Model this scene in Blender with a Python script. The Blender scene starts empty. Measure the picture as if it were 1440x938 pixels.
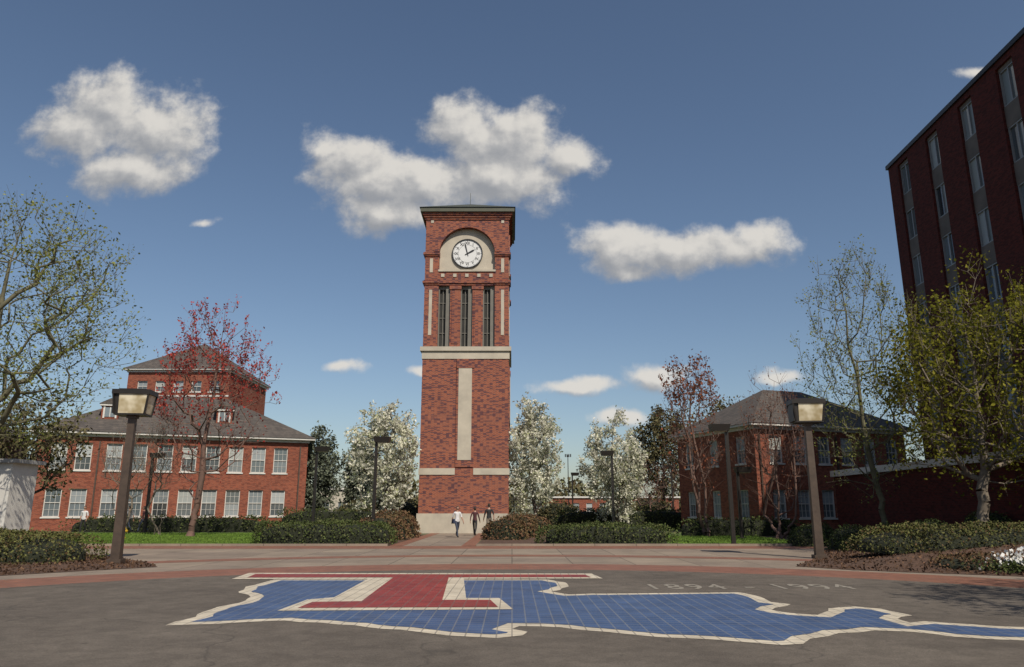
import bpy, math, random
import numpy as np
from mathutils import Vector, Matrix
D=bpy.data; S=bpy.context.scene
S.view_settings.view_transform='Standard'; S.view_settings.look='None'; S.view_settings.exposure=0

# ------------------------------------------------------------------ materials
def newmat(name):
    m=D.materials.new(name); m.use_nodes=True
    nt=m.node_tree; b=nt.nodes['Principled BSDF']
    return m,nt,b
def N(nt,t,**k):
    n=nt.nodes.new(t)
    for a,v in k.items(): setattr(n,a,v)
    return n
def ramp(nt,stops,src):
    r=N(nt,'ShaderNodeValToRGB'); e=r.color_ramp.elements
    while len(e)<len(stops): e.new(0.5)
    for i,(p,c) in enumerate(stops):
        e[i].position=p; e[i].color=(c[0],c[1],c[2],1)
    nt.links.new(src,r.inputs[0]); return r.outputs[0]
def noise(nt,scale,detail=5,rough=.6,vec=None):
    n=N(nt,'ShaderNodeTexNoise'); n.inputs['Scale'].default_value=scale
    n.inputs['Detail'].default_value=detail; n.inputs['Roughness'].default_value=rough
    if vec is None:
        tc=N(nt,'ShaderNodeTexCoord'); vec=tc.outputs['Object']
    nt.links.new(vec,n.inputs['Vector']); return n.outputs['Fac']
def mix(nt,a,b,f,mode='MIX'):
    m=N(nt,'ShaderNodeMix',data_type='RGBA',blend_type=mode)
    for i,v in ((0,f),(6,a),(7,b)):
        if hasattr(v,'is_linked'): nt.links.new(v,m.inputs[i])
        else: m.inputs[i].default_value=v if i==0 else (v[0],v[1],v[2],1)
    return m.outputs[2]
def bump(nt,b,h,strength=.3,dist=.02):
    n=N(nt,'ShaderNodeBump'); n.inputs['Strength'].default_value=strength; n.inputs['Distance'].default_value=dist
    nt.links.new(h,n.inputs['Height']); nt.links.new(n.outputs[0],b.inputs['Normal'])
def plain(name,c1,c2=None,scale=3,rough=.7,metal=0,bmp=0):
    m,nt,b=newmat(name)
    if c2 is None: c2=tuple(x*.75 for x in c1)
    f=noise(nt,scale,4)
    nt.links.new(ramp(nt,[(.3,c2),(.7,c1)],f),b.inputs['Base Color'])
    b.inputs['Roughness'].default_value=rough; b.inputs['Metallic'].default_value=metal
    if bmp: bump(nt,b,noise(nt,scale*8,3),bmp)
    return m
def wallvec(nt):
    tc=N(nt,'ShaderNodeTexCoord')
    s=N(nt,'ShaderNodeSeparateXYZ'); nt.links.new(tc.outputs['Object'],s.inputs[0])
    n=N(nt,'ShaderNodeSeparateXYZ'); nt.links.new(tc.outputs['Normal'],n.inputs[0])
    a=N(nt,'ShaderNodeMath',operation='ABSOLUTE'); nt.links.new(n.outputs[1],a.inputs[0])
    g=N(nt,'ShaderNodeMath',operation='GREATER_THAN'); nt.links.new(a.outputs[0],g.inputs[0]); g.inputs[1].default_value=.5
    mx=N(nt,'ShaderNodeMix',data_type='FLOAT'); nt.links.new(g.outputs[0],mx.inputs[0])
    nt.links.new(s.outputs[1],mx.inputs[2]); nt.links.new(s.outputs[0],mx.inputs[3])
    c=N(nt,'ShaderNodeCombineXYZ'); nt.links.new(mx.outputs[0],c.inputs[0]); nt.links.new(s.outputs[2],c.inputs[1])
    return c.outputs[0]
def brick(name,c1,c2,dark,mort,w=.21,h=.07,darkamt=.5):
    m,nt,b=newmat(name); v=wallvec(nt)
    t=N(nt,'ShaderNodeTexBrick'); nt.links.new(v,t.inputs['Vector'])
    t.inputs['Scale'].default_value=1; t.inputs['Brick Width'].default_value=w; t.inputs['Row Height'].default_value=h
    t.inputs['Mortar Size'].default_value=.008; t.inputs['Mortar Smooth'].default_value=.2
    t.inputs['Color1'].default_value=(*c1,1); t.inputs['Color2'].default_value=(*c2,1); t.inputs['Mortar'].default_value=(*mort,1)
    mp=N(nt,'ShaderNodeMapping'); nt.links.new(v,mp.inputs[0]); mp.inputs['Scale'].default_value=(1/w,1/h,1)
    f=N(nt,'ShaderNodeTexWhiteNoise',noise_dimensions='2D')
    fl=N(nt,'ShaderNodeVectorMath',operation='FLOOR'); nt.links.new(mp.outputs[0],fl.inputs[0]); nt.links.new(fl.outputs[0],f.inputs[0])
    fr=ramp(nt,[(.0,(1,1,1)),(.28,(1,1,1)),(.32,(0,0,0)),(1,(0,0,0))],f.outputs['Value'])
    mm=N(nt,'ShaderNodeMath',operation='MULTIPLY'); nt.links.new(fr,mm.inputs[0]); mm.inputs[1].default_value=darkamt
    c=mix(nt,t.outputs['Color'],dark,mm.outputs[0])
    g=ramp(nt,[(.25,(.82,.82,.85)),(.75,(1.08,1.06,1.03))],noise(nt,.35,4,.6))
    c=mix(nt,c,g,.9,'MULTIPLY')
    nt.links.new(c,b.inputs['Base Color']); b.inputs['Roughness'].default_value=.9; b.inputs['Specular IOR Level'].default_value=.2
    bump(nt,b,t.outputs['Fac'],-.4,.008)
    return m
def leafmat(name,cols,trans=.35):
    m,nt,b=newmat(name); g=N(nt,'ShaderNodeNewGeometry')
    st=[(i/(len(cols)-1),c) for i,c in enumerate(cols)]
    c=ramp(nt,st,g.outputs['Random Per Island'])
    n=ramp(nt,[(.35,(.6,.6,.6)),(.65,(1.15,1.15,1.15))],noise(nt,.9,1))
    c=mix(nt,c,n,.8,'MULTIPLY')
    nt.links.new(c,b.inputs['Base Color']); b.inputs['Roughness'].default_value=.75
    b.inputs['Specular IOR Level'].default_value=.2
    if trans>0:
        t=N(nt,'ShaderNodeBsdfTranslucent'); nt.links.new(c,t.inputs[0])
        x=N(nt,'ShaderNodeMixShader'); x.inputs[0].default_value=trans
        df=N(nt,'ShaderNodeBsdfDiffuse'); nt.links.new(c,df.inputs[0])
        nt.links.new(df.outputs[0],x.inputs[1]); nt.links.new(t.outputs[0],x.inputs[2])
        nt.links.new(x.outputs[0],nt.nodes['Material Output'].inputs[0])
    return m

M={}
M['tbrick']=brick('tower_brick',(.285,.078,.040),(.20,.053,.034),(.060,.034,.050),(.27,.19,.15),darkamt=.75)
M['brick']=brick('red_brick',(.27,.066,.034),(.185,.045,.027),(.09,.028,.023),(.24,.16,.12),darkamt=.5)
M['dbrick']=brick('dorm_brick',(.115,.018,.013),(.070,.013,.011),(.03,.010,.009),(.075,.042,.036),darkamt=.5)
M['stone']=plain('limestone',(.45,.41,.34),(.34,.31,.26),1.2,.85,bmp=.1)
M['white']=plain('white_paint',(.58,.57,.54),(.47,.46,.44),2,.5)
M['fascia']=plain('bronze_fascia',(.07,.075,.05),None,2,.5)
M['bronze']=plain('dark_bronze',(.022,.018,.016),None,4,.45,.3)
M['lampbrown']=plain('brown_lamp_metal',(.085,.06,.045),(.05,.036,.028),5,.5,.2)
M['louvre']=plain('grey_louvre',(.15,.145,.125),(.11,.105,.095),2,.6)
M['dark_sheet']=plain('dark_interior_sheet',(.035,.036,.035),None,2,.9)  # dark colour painted on sheets for the unlit inside of the belfry
M['clock']=plain('clock_dial',(.62,.63,.64),(.56,.57,.58),1,.4)
M['black']=plain('black_paint',(.012,.012,.014),None,2,.4)
M['spandrel']=plain('concrete_spandrel',(.15,.125,.11),(.10,.085,.075),1.2,.85)
def glassmat(name,cols,rough=.08):
    m,nt,b=newmat(name); g=N(nt,'ShaderNodeNewGeometry')
    st=[(i/(len(cols)-1),c) for i,c in enumerate(cols)]
    nt.links.new(ramp(nt,st,g.outputs['Random Per Island']),b.inputs['Base Color'])
    b.inputs['Roughness'].default_value=rough; b.inputs['Specular IOR Level'].default_value=.8
    return m
M['glass']=glassmat('window_glass',[(.02,.025,.03),(.16,.19,.21),(.06,.08,.09),(.26,.29,.31),(.03,.04,.045)])
M['blind']=glassmat('window_blind',[(.20,.23,.25),(.32,.35,.36),(.12,.15,.17),(.36,.38,.36)],.5)
def roofmat(name,c1,c2):
    m,nt,b=newmat(name)
    tc=N(nt,'ShaderNodeTexCoord'); t=N(nt,'ShaderNodeTexBrick')
    s=N(nt,'ShaderNodeSeparateXYZ'); nt.links.new(tc.outputs['Object'],s.inputs[0])
    ad=N(nt,'ShaderNodeMath',operation='ADD'); nt.links.new(s.outputs[0],ad.inputs[0]); nt.links.new(s.outputs[1],ad.inputs[1])
    cb=N(nt,'ShaderNodeCombineXYZ'); nt.links.new(ad.outputs[0],cb.inputs[0]); nt.links.new(s.outputs[2],cb.inputs[1])
    nt.links.new(cb.outputs[0],t.inputs[0]); t.inputs['Scale'].default_value=1
    t.inputs['Brick Width'].default_value=.45; t.inputs['Row Height'].default_value=.16; t.inputs['Mortar Size'].default_value=.012
    t.inputs['Color1'].default_value=(*c1,1); t.inputs['Color2'].default_value=(*c2,1); t.inputs['Mortar'].default_value=(.03,.03,.03,1)
    c=mix(nt,t.outputs['Color'],ramp(nt,[(.3,(.65,.65,.67)),(.7,(1.25,1.2,1.15))],noise(nt,2.5,5,.7)),.9,'MULTIPLY')
    nt.links.new(c,b.inputs['Base Color']); b.inputs['Roughness'].default_value=.9; bump(nt,b,t.outputs['Fac'],-.5,.02)
    return m
M['roof']=roofmat('slate_shingles',(.100,.087,.078),(.066,.058,.054))
def asphalt():
    m,nt,b=newmat('asphalt'); 
    big=noise(nt,.35,6,.6); fine=noise(nt,60,3,.7); mid=noise(nt,2.5,6,.7)
    c=ramp(nt,[(.3,(.090,.077,.066)),(.7,(.140,.121,.102))],big)
    c=mix(nt,c,ramp(nt,[(.35,(.70,.70,.70)),(.65,(1.25,1.25,1.25))],fine),.85,'MULTIPLY')
    c=mix(nt,c,ramp(nt,[(.4,(.80,.80,.80)),(.6,(1.1,1.1,1.1))],mid),.8,'MULTIPLY')
    # small round stains
    st=noise(nt,5.5,2,.5); c=mix(nt,c,(.05,.044,.038),ramp(nt,[(.70,(0,0,0)),(.76,(.55,.55,.55))],st))
    v=N(nt,'ShaderNodeTexVoronoi',feature='DISTANCE_TO_EDGE'); v.inputs['Scale'].default_value=.21
    tc=N(nt,'ShaderNodeTexCoord'); nz=N(nt,'ShaderNodeTexNoise'); nz.inputs['Scale'].default_value=1.3; nt.links.new(tc.outputs['Object'],nz.inputs[0])
    vm=N(nt,'ShaderNodeVectorMath',operation='MULTIPLY_ADD'); nt.links.new(nz.outputs['Color'],vm.inputs[0]); vm.inputs[1].default_value=(1.2,1.2,0); nt.links.new(tc.outputs['Object'],vm.inputs[2]); nt.links.new(vm.outputs[0],v.inputs['Vector'])
    c=mix(nt,(.05,.045,.04),c,ramp(nt,[(0,(.45,.45,.45)),(.006,(1,1,1))],v.outputs['Distance']))
    nt.links.new(c,b.inputs['Base Color']); b.inputs['Roughness'].default_value=.9; b.inputs['Specular IOR Level'].default_value=.25; bump(nt,b,fine,.45,.012); return m
M['asphalt']=asphalt()
def concrete():
    m,nt,b=newmat('concrete_paving')
    tc=N(nt,'ShaderNodeTexCoord'); t=N(nt,'ShaderNodeTexBrick'); nt.links.new(tc.outputs['Object'],t.inputs[0])
    t.offset=0; t.inputs['Scale'].default_value=1; t.inputs['Brick Width'].default_value=1.8; t.inputs['Row Height'].default_value=1.8; t.inputs['Mortar Size'].default_value=.015
    t.inputs['Color1'].default_value=(.27,.225,.18,1); t.inputs['Color2'].default_value=(.22,.18,.15,1); t.inputs['Mortar'].default_value=(.1,.085,.07,1)
    c=mix(nt,t.outputs['Color'],ramp(nt,[(.3,(.65,.65,.65)),(.7,(1.12,1.1,1.08))],noise(nt,.6,6,.7)),.9,'MULTIPLY')
    nt.links.new(c,b.inputs['Base Color']); b.inputs['Roughness'].default_value=.9; b.inputs['Specular IOR Level'].default_value=.25; return m
M['concrete']=concrete()
def tiles(name,c1,c2,mort,w,h,mo=.012,off=.5,rough=.6):
    m,nt,b=newmat(name)
    tc=N(nt,'ShaderNodeTexCoord'); t=N(nt,'ShaderNodeTexBrick'); nt.links.new(tc.outputs['Object'],t.inputs[0])
    t.offset=off; t.inputs['Scale'].default_value=1; t.inputs['Brick Width'].default_value=w; t.inputs['Row Height'].default_value=h; t.inputs['Mortar Size'].default_value=mo
    t.inputs['Color1'].default_value=(*c1,1); t.inputs['Color2'].default_value=(*c2,1); t.inputs['Mortar'].default_value=(*mort,1)
    c=mix(nt,t.outputs['Color'],ramp(nt,[(.3,(.70,.70,.70)),(.7,(1.12,1.12,1.12))],noise(nt,1.5,6,.7)),.85,'MULTIPLY')
    c=mix(nt,c,(.12,.10,.085),ramp(nt,[(.55,(0,0,0)),(.75,(.35,.35,.35))],noise(nt,.7,7,.75)))
    nt.links.new(c,b.inputs['Base Color']); b.inputs['Roughness'].default_value=rough; b.inputs['Specular IOR Level'].default_value=.3; bump(nt,b,t.outputs['Fac'],-.3,.006); return m
M['paver']=tiles('brick_pavers',(.28,.115,.072),(.20,.082,.056),(.17,.115,.085),.2,.1)
M['blue']=tiles('blue_tile',(.058,.102,.215),(.044,.080,.175),(.15,.165,.20),.2,.2,.010,0,.55)
M['wtile']=tiles('white_tile',(.60,.54,.43),(.52,.46,.36),(.28,.25,.21),.2,.2,.010,0)
M['rtile']=tiles('red_tile',(.27,.04,.034),(.21,.03,.028),(.18,.09,.08),.2,.2,.010,0,.55)
M['stencil']=plain('faded_lettering',(.27,.245,.21),(.16,.145,.12),6,.9)
M['soil']=plain('ground_soil',(.10,.11,.05),(.06,.06,.035),.4,.95)
M['grass']=plain('lawn_grass',(.10,.16,.028),(.06,.11,.02),1.1,.9,bmp=.5)
M['mulch']=plain('pine_mulch',(.11,.060,.040),(.05,.030,.020),7,.95,bmp=.8)
M['bark']=plain('grey_bark',(.19,.16,.125),(.10,.082,.064),6,.9)
M['gbark']=plain('budding_bark',(.15,.14,.085),(.08,.075,.048),3,.9)
M['rbark']=plain('reddish_bark',(.16,.095,.075),(.10,.06,.05),3,.9)
M['dbark']=plain('dark_bark',(.09,.065,.055),(.045,.032,.028),6,.9)
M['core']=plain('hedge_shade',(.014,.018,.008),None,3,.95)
M['l_spring']=leafmat('spring_leaves',[(.17,.19,.045),(.26,.28,.08),(.12,.14,.035),(.31,.33,.12)])
M['l_yellow']=leafmat('yellow_green_leaves',[(.13,.135,.018),(.22,.21,.03),(.08,.09,.015),(.27,.25,.045)])
M['l_red']=leafmat('maple_buds',[(.44,.055,.045),(.28,.035,.035),(.50,.11,.08)])
M['l_rust']=leafmat('rust_leaves',[(.28,.095,.055),(.19,.07,.045),(.33,.15,.08)])
M['l_white']=leafmat('pear_blossom',[(.72,.71,.60),(.80,.78,.70),(.34,.38,.18),(.74,.73,.64),(.58,.58,.44),(.82,.80,.72)],.35)
M['l_grey']=leafmat('grey_green_leaves',[(.10,.12,.085),(.16,.18,.13),(.07,.085,.055)],0)
M['l_dark']=leafmat('dark_leaves',[(.065,.065,.028),(.12,.11,.05),(.09,.07,.035)],0)
M['l_hedge']=leafmat('hedge_leaves',[(.04,.06,.016),(.08,.105,.03),(.028,.04,.012),(.11,.115,.045)],0)
M['l_olive']=leafmat('groundcover_leaves',[(.08,.09,.026),(.13,.13,.042),(.045,.055,.018),(.12,.075,.036)],0)
M['l_nandina']=leafmat('nandina_leaves',[(.13,.065,.042),(.09,.075,.03),(.18,.09,.055)],0)
M['l_litter']=leafmat('dead_leaves',[(.10,.055,.035),(.06,.035,.022),(.15,.085,.05)],0)
M['l_flower']=leafmat('white_petals',[(.7,.7,.68),(.8,.8,.78)],.2)
M['l_grass']=leafmat('grass_blades',[(.09,.16,.02),(.13,.21,.035),(.06,.11,.02)],0)
def plainc(n,c,r=.8): return plain(n,c,tuple(x*.8 for x in c),9,r)

# ------------------------------------------------------------------ mesh helpers
class MB:
    def __init__(s): s.v=[]; s.f=[]; s.m=[]
    def quad(s,pts,mi=0):
        b=len(s.v); s.v+= [tuple(p) for p in pts]; s.f.append(tuple(range(b,b+len(pts)))); s.m.append(mi)
    def box(s,x0,x1,y0,y1,z0,z1,mi=0):
        s.hexa([(x0,y0,z0),(x1,y0,z0),(x1,y1,z0),(x0,y1,z0),(x0,y0,z1),(x1,y0,z1),(x1,y1,z1),(x0,y1,z1)],mi)
    def hexa(s,P,mi=0):
        b=len(s.v); s.v+=[tuple(p) for p in P]
        for f in ((0,3,2,1),(4,5,6,7),(0,1,5,4),(1,2,6,5),(2,3,7,6),(3,0,4,7)):
            s.f.append(tuple(b+i for i in f)); s.m.append(mi)
    def obox(s,F,u0,u1,d0,d1,z0,z1,mi=0):
        o,u,n=F
        def p(a,d,z): return (o[0]+u[0]*a+n[0]*d,o[1]+u[1]*a+n[1]*d,z)
        s.hexa([p(u0,d1,z0),p(u1,d1,z0),p(u1,d0,z0),p(u0,d0,z0),p(u0,d1,z1),p(u1,d1,z1),p(u1,d0,z1),p(u0,d0,z1)],mi)
    def obj(s,name,mats,parent=None,smooth=False,fix=True):
        me=D.meshes.new(name); me.from_pydata(s.v,[],s.f)
        for m in mats: me.materials.append(m)
        me.polygons.foreach_set('material_index',s.m)
        if smooth: me.polygons.foreach_set('use_smooth',[True]*len(s.f))
        o=D.objects.new(name,me); S.collection.objects.link(o)
        if parent: o.parent=parent
        if fix:
            import bmesh
            bm=bmesh.new(); bm.from_mesh(me); bmesh.ops.recalc_face_normals(bm,faces=bm.faces); bm.to_mesh(me); bm.free()
        return o
def empty(name,loc=(0,0,0),rz=0):
    e=D.objects.new(name,None); e.location=loc; e.rotation_euler=(0,0,rz); S.collection.objects.link(e); return e
def lathe(mb,prof,cx=0,cy=0,seg=16,mi=0,axis='z',o=(0,0,0)):
    b=len(mb.v)
    for r,h in prof:
        for i in range(seg):
            a=2*math.pi*i/seg
            p=(r*math.cos(a),r*math.sin(a),h)
            if axis=='x': p=(p[2],p[0],p[1])
            if axis=='y': p=(p[0],p[2],p[1])
            mb.v.append((p[0]+o[0]+cx,p[1]+o[1]+cy,p[2]+o[2]))
    for j in range(len(prof)-1):
        for i in range(seg):
            k=(i+1)%seg
            mb.f.append((b+j*seg+i,b+j*seg+k,b+(j+1)*seg+k,b+(j+1)*seg+i)); mb.m.append(mi)
def poly(name,pts,z,mat,parent=None):
    me=D.meshes.new(name); 
    import bmesh
    bm=bmesh.new(); vs=[bm.verts.new((x,y,z)) for x,y in pts]; f=bm.faces.new(vs)
    f.normal_update()
    if f.normal.z<0: f.normal_flip()
    bmesh.ops.triangulate(bm,faces=[f]); bm.to_mesh(me); bm.free(); me.materials.append(mat)
    o=D.objects.new(name,me); S.collection.objects.link(o)
    if parent: o.parent=parent
    return o
def disc(c,R,n=128): return [(c[0]+R*math.cos(2*math.pi*i/n),c[1]+R*math.sin(2*math.pi*i/n)) for i in range(n)]

# ------------------------------------------------------------------ ground
poly('ground',[(-1500,-400),(1500,-400),(1500,2500),(-1500,2500)],0,M['soil'])
poly('concrete_plaza',[(-45,-25),(45,-25),(45,31.2),(-45,31.2)],.004,M['concrete'])
mb=MB(); c=(0,6.8); n=128
for i in range(n):
    a,b=2*math.pi*i/n,2*math.pi*(i+1)/n
    q=[(c[0]+r*math.cos(t),c[1]+r*math.sin(t),.008) for r,t in ((13.9,a),(16.0,a),(16.0,b),(13.9,b))]
    mb.quad(q)
mb.obj('brick_paver_ring',[M['paver']])
poly('asphalt_circle',disc(c,13.9),.010,M['asphalt'])
poly('brick_paver_walk',[(-45,31.2),(45,31.2),(45,33.4),(-45,33.4)],.006,M['paver'])
mb=MB()
for i in range(40):
    a,b=math.radians(35+110*i/40),math.radians(35+110*(i+1)/40)
    mb.quad([(r*math.cos(t),6.8+r*math.sin(t),.008) for r,t in ((19.4,a),(20.4,a),(20.4,b),(19.4,b))])
mb.obj('brick_paver_band',[M['paver']])
mb=MB(); 
for x0,x1 in ((-5.35,-4.75),(-2.2,-1.6)): mb.quad([(x0,33.4,.012),(x1,33.4,.012),(x1,50.3,.012),(x0,50.3,.012)])
mb.obj('brick_path_edging',[M['paver']])
poly('concrete_path',[(-5.35,33.4),(-1.6,33.4),(-1.6,50.3),(-5.35,50.3)],.007,M['concrete'])
poly('lawn',[(-40,33.4),(-11.8,33.4),(-9,36),(-8.6,48),(-12,52),(-40,52)],.005,M['grass'])
o=poly('lawn.001',[(2.6,36),(8,33.4),(30,33.4),(30,46),(6,52),(2.6,48)],.005,M['grass'])
mb=MB(); mb.box(-40,-5.4,33.4,33.52,0,.1); mb.box(-1.55,14,33.4,33.52,0,.1); mb.obj('concrete_curb',[M['concrete']])
poly('mulch_bed',[(-11.6,33.5),(-5.4,33.5),(-5.4,47),(-8.6,48),(-9,36)],.009,M['mulch'])
poly('mulch_bed.001',[(-1.55,33.5),(8,33.5),(2.6,36),(2.6,47),(-1.55,47)],.009,M['mulch'])

def in_poly(X,Y,P):
    ins=np.zeros(X.shape,bool); n=len(P); 
    for i in range(n):
        x1,y1=P[i]; x2,y2=P[(i+1)%n]
        cnd=((y1>Y)!=(y2>Y)); 
        xi=(x2-x1)*(Y-y1)/((y2-y1) if y2!=y1 else 1e-9)+x1
        ins^=cnd&(X<xi)
    return ins
def pdist(X,Y,P):
    d=np.full(X.shape,1e9); n=len(P)
    for i in range(n):
        x1,y1=P[i]; x2,y2=P[(i+1)%n]; dx,dy=x2-x1,y2-y1
        t=np.clip(((X-x1)*dx+(Y-y1)*dy)/(dx*dx+dy*dy),0,1)
        d=np.minimum(d,np.hypot(X-x1-t*dx,Y-y1-t*dy))
    return d
def berm_h(x,y,P,h,w):
    X=np.array(x,float);Y=np.array(y,float)
    t=np.clip(pdist(X,Y,P)/w,0,1); return np.where(in_poly(X,Y,P),h*t*t*(3-2*t),0)
def berm(name,P,h,w,step=.3):
    poly(name,P,.014,M['mulch'])
    xs=[p[0] for p in P]; ys=[p[1] for p in P]
    gx=np.arange(min(xs),max(xs),step); gy=np.arange(min(ys),max(ys),step)
    X,Y=np.meshgrid(gx,gy); I=in_poly(X,Y,P); Z=berm_h(X,Y,P,h,w)
    rs=np.random.RandomState(3); Z=Z+rs.rand(*Z.shape)*.03*(Z>.03)-.005
    ny,nx=X.shape; V=list(zip(X.ravel(),Y.ravel(),Z.ravel())); F=[]
    for j in range(ny-1):
        for i in range(nx-1):
            if I[j,i] and I[j+1,i] and I[j,i+1] and I[j+1,i+1]:
                k=j*nx+i; F.append((k,k+1,k+nx+1,k+nx))
    me=D.meshes.new('mound'); me.from_pydata(V,[],F); me.materials.append(M['mulch']); me.polygons.foreach_set('use_smooth',[True]*len(F))
    o=D.objects.new('mound',me); S.collection.objects.link(o); o.parent=D.objects[name]
LB=[(-45,6),(-16.5,13),(-14,16.8),(-12.6,18.6),(-11.2,20.2),(-9.9,21.6),(-11.2,23.6),(-15,27.4),(-20,30.2),(-45,30.6)]
RB=[(8.0,21.8),(9.0,20.5),(12.2,18.6),(14.5,16),(30,10),(30,46),(18.3,46),(14.5,45),(12.8,32),(10.8,26.5),(9,23.6)]
berm('planting_bed',LB,.45,7); berm('planting_bed.001',RB,.88,7)
def rz(x,y): return float(berm_h([x],[y],RB,.88,7)[0])
def lz(x,y): return float(berm_h([x],[y],LB,.45,7)[0])

OUT=[(-5.45,17.78),(-5.55,16.21),(-5.36,15.27),(-4.95,14.66),(-4.71,13.79),(-4.8,13.2),(-4.87,12.33),(-4.75,11.79),(-4.85,11.29),(-4.83,10.96),(-4.21,11.09),(-3.78,11.29),(-3.31,11.43),(-2.74,11.22),(-2.18,10.96),(-1.73,10.65),(-1.11,10.31),(-.54,10.03),(-.18,9.93),(.14,10.14),(.21,10.42),(0,10.65),(.1,10.9),(.68,10.78),(1.22,10.42),(1.56,10.19),(1.89,9.98),(2.48,9.83),(2.86,9.63),(3.22,9.44),(3.51,9.53),(3.73,9.88),(4.27,10.31),(4.85,10.54),(5.26,10.42),(5.6,10.03),(6.01,9.83),(6.47,9.72),(7.22,10.14),(7.4,10.65),(7.24,10.84),(6.69,10.9),(6.25,11.16),(5.96,11.36),(5.68,11.22),(5.68,11.57),(6.1,11.95),(6.0,12.7),(5.7,13.0),(5.15,12.75),(4.68,12.01),(4.25,12.33),(4.17,12.58),(4.74,13.3),(4.51,13.59),(4.54,14.66),(4.42,15.14),(1.77,14.9),(1.08,14.78),(.77,15.27),(1.18,16.21),(1.17,17.11),(.81,17.78)]
def ccw(P):
    a=sum(P[i][0]*P[(i+1)%len(P)][1]-P[(i+1)%len(P)][0]*P[i][1] for i in range(len(P))); return P if a>0 else P[::-1]
def wiggle(P,seed,amp=.06):
    r=random.Random(seed); Q=[]
    for i in range(len(P)):
        a,b=P[i],P[(i+1)%len(P)]; Q.append(a)
        L=math.dist(a,b)
        if .5<L<2.0:
            k=max(1,int(L/.35))
            for j in range(1,k+1):
                t=j/(k+1); nx,ny=-(b[1]-a[1])/L,(b[0]-a[0])/L; w=r.uniform(-amp,amp)
                Q.append((a[0]+(b[0]-a[0])*t+nx*w,a[1]+(b[1]-a[1])*t+ny*w))
    return Q
def inset(P,d):
    P=ccw(P); Q=[]; n=len(P)
    for i in range(n):
        a,b,c_=Vector(P[i-1]),Vector(P[i]),Vector(P[(i+1)%n])
        e1=(b-a).normalized(); e2=(c_-b).normalized(); n1=Vector((-e1.y,e1.x)); n2=Vector((-e2.y,e2.x)); m=(n1+n2)
        if m.length<1e-3: m=n1
        m.normalize(); k=d/max(.55,m.dot(n1)); Q.append((b.x+m.x*k,b.y+m.y*k))
    return Q
OUT=wiggle(OUT,5)
mp=empty('state_map_mosaic')
poly('white_tile_border',OUT,.014,M['wtile'],mp)
poly('blue_tile_field',inset(OUT,.24),.018,M['blue'],mp)
poly('letter_bar_outline',[(-6.61,19.48),(1.98,19.27),(2.1,17.95),(-6.43,17.78)],.022,M['wtile'],mp)
poly('letter_stem_outline',[(-3.32,18.13),(-1.13,18.13),(-.83,14.11),(-.23,14.11),(.02,12.58),(-3.72,12.41),(-3.64,13.89),(-3.24,14.21)],.0235,M['wtile'],mp)
poly('letter_bar',[(-6.33,19.12),(1.78,18.95),(1.86,18.25),(-6.2,18.15)],.027,M['rtile'],mp)
poly('letter_stem',[(-2.80,18.68),(-1.51,18.68),(-1.23,13.79),(-.38,13.79),(-.23,12.84),(-3.48,12.72),(-3.45,13.50),(-2.62,13.60)],.029,M['rtile'],mp)
tx=D.curves.new('pavement_lettering','FONT'); tx.body='1894 - 1994'; tx.size=1.0; tx.space_character=1.25; tx.extrude=.001; tx.offset=.012
to=D.objects.new('pavement_lettering',tx); S.collection.objects.link(to); to.location=(2.75,15.75,.015); to.scale=(.70,1.35,1); tx.materials.append(M['stencil'])

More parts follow.
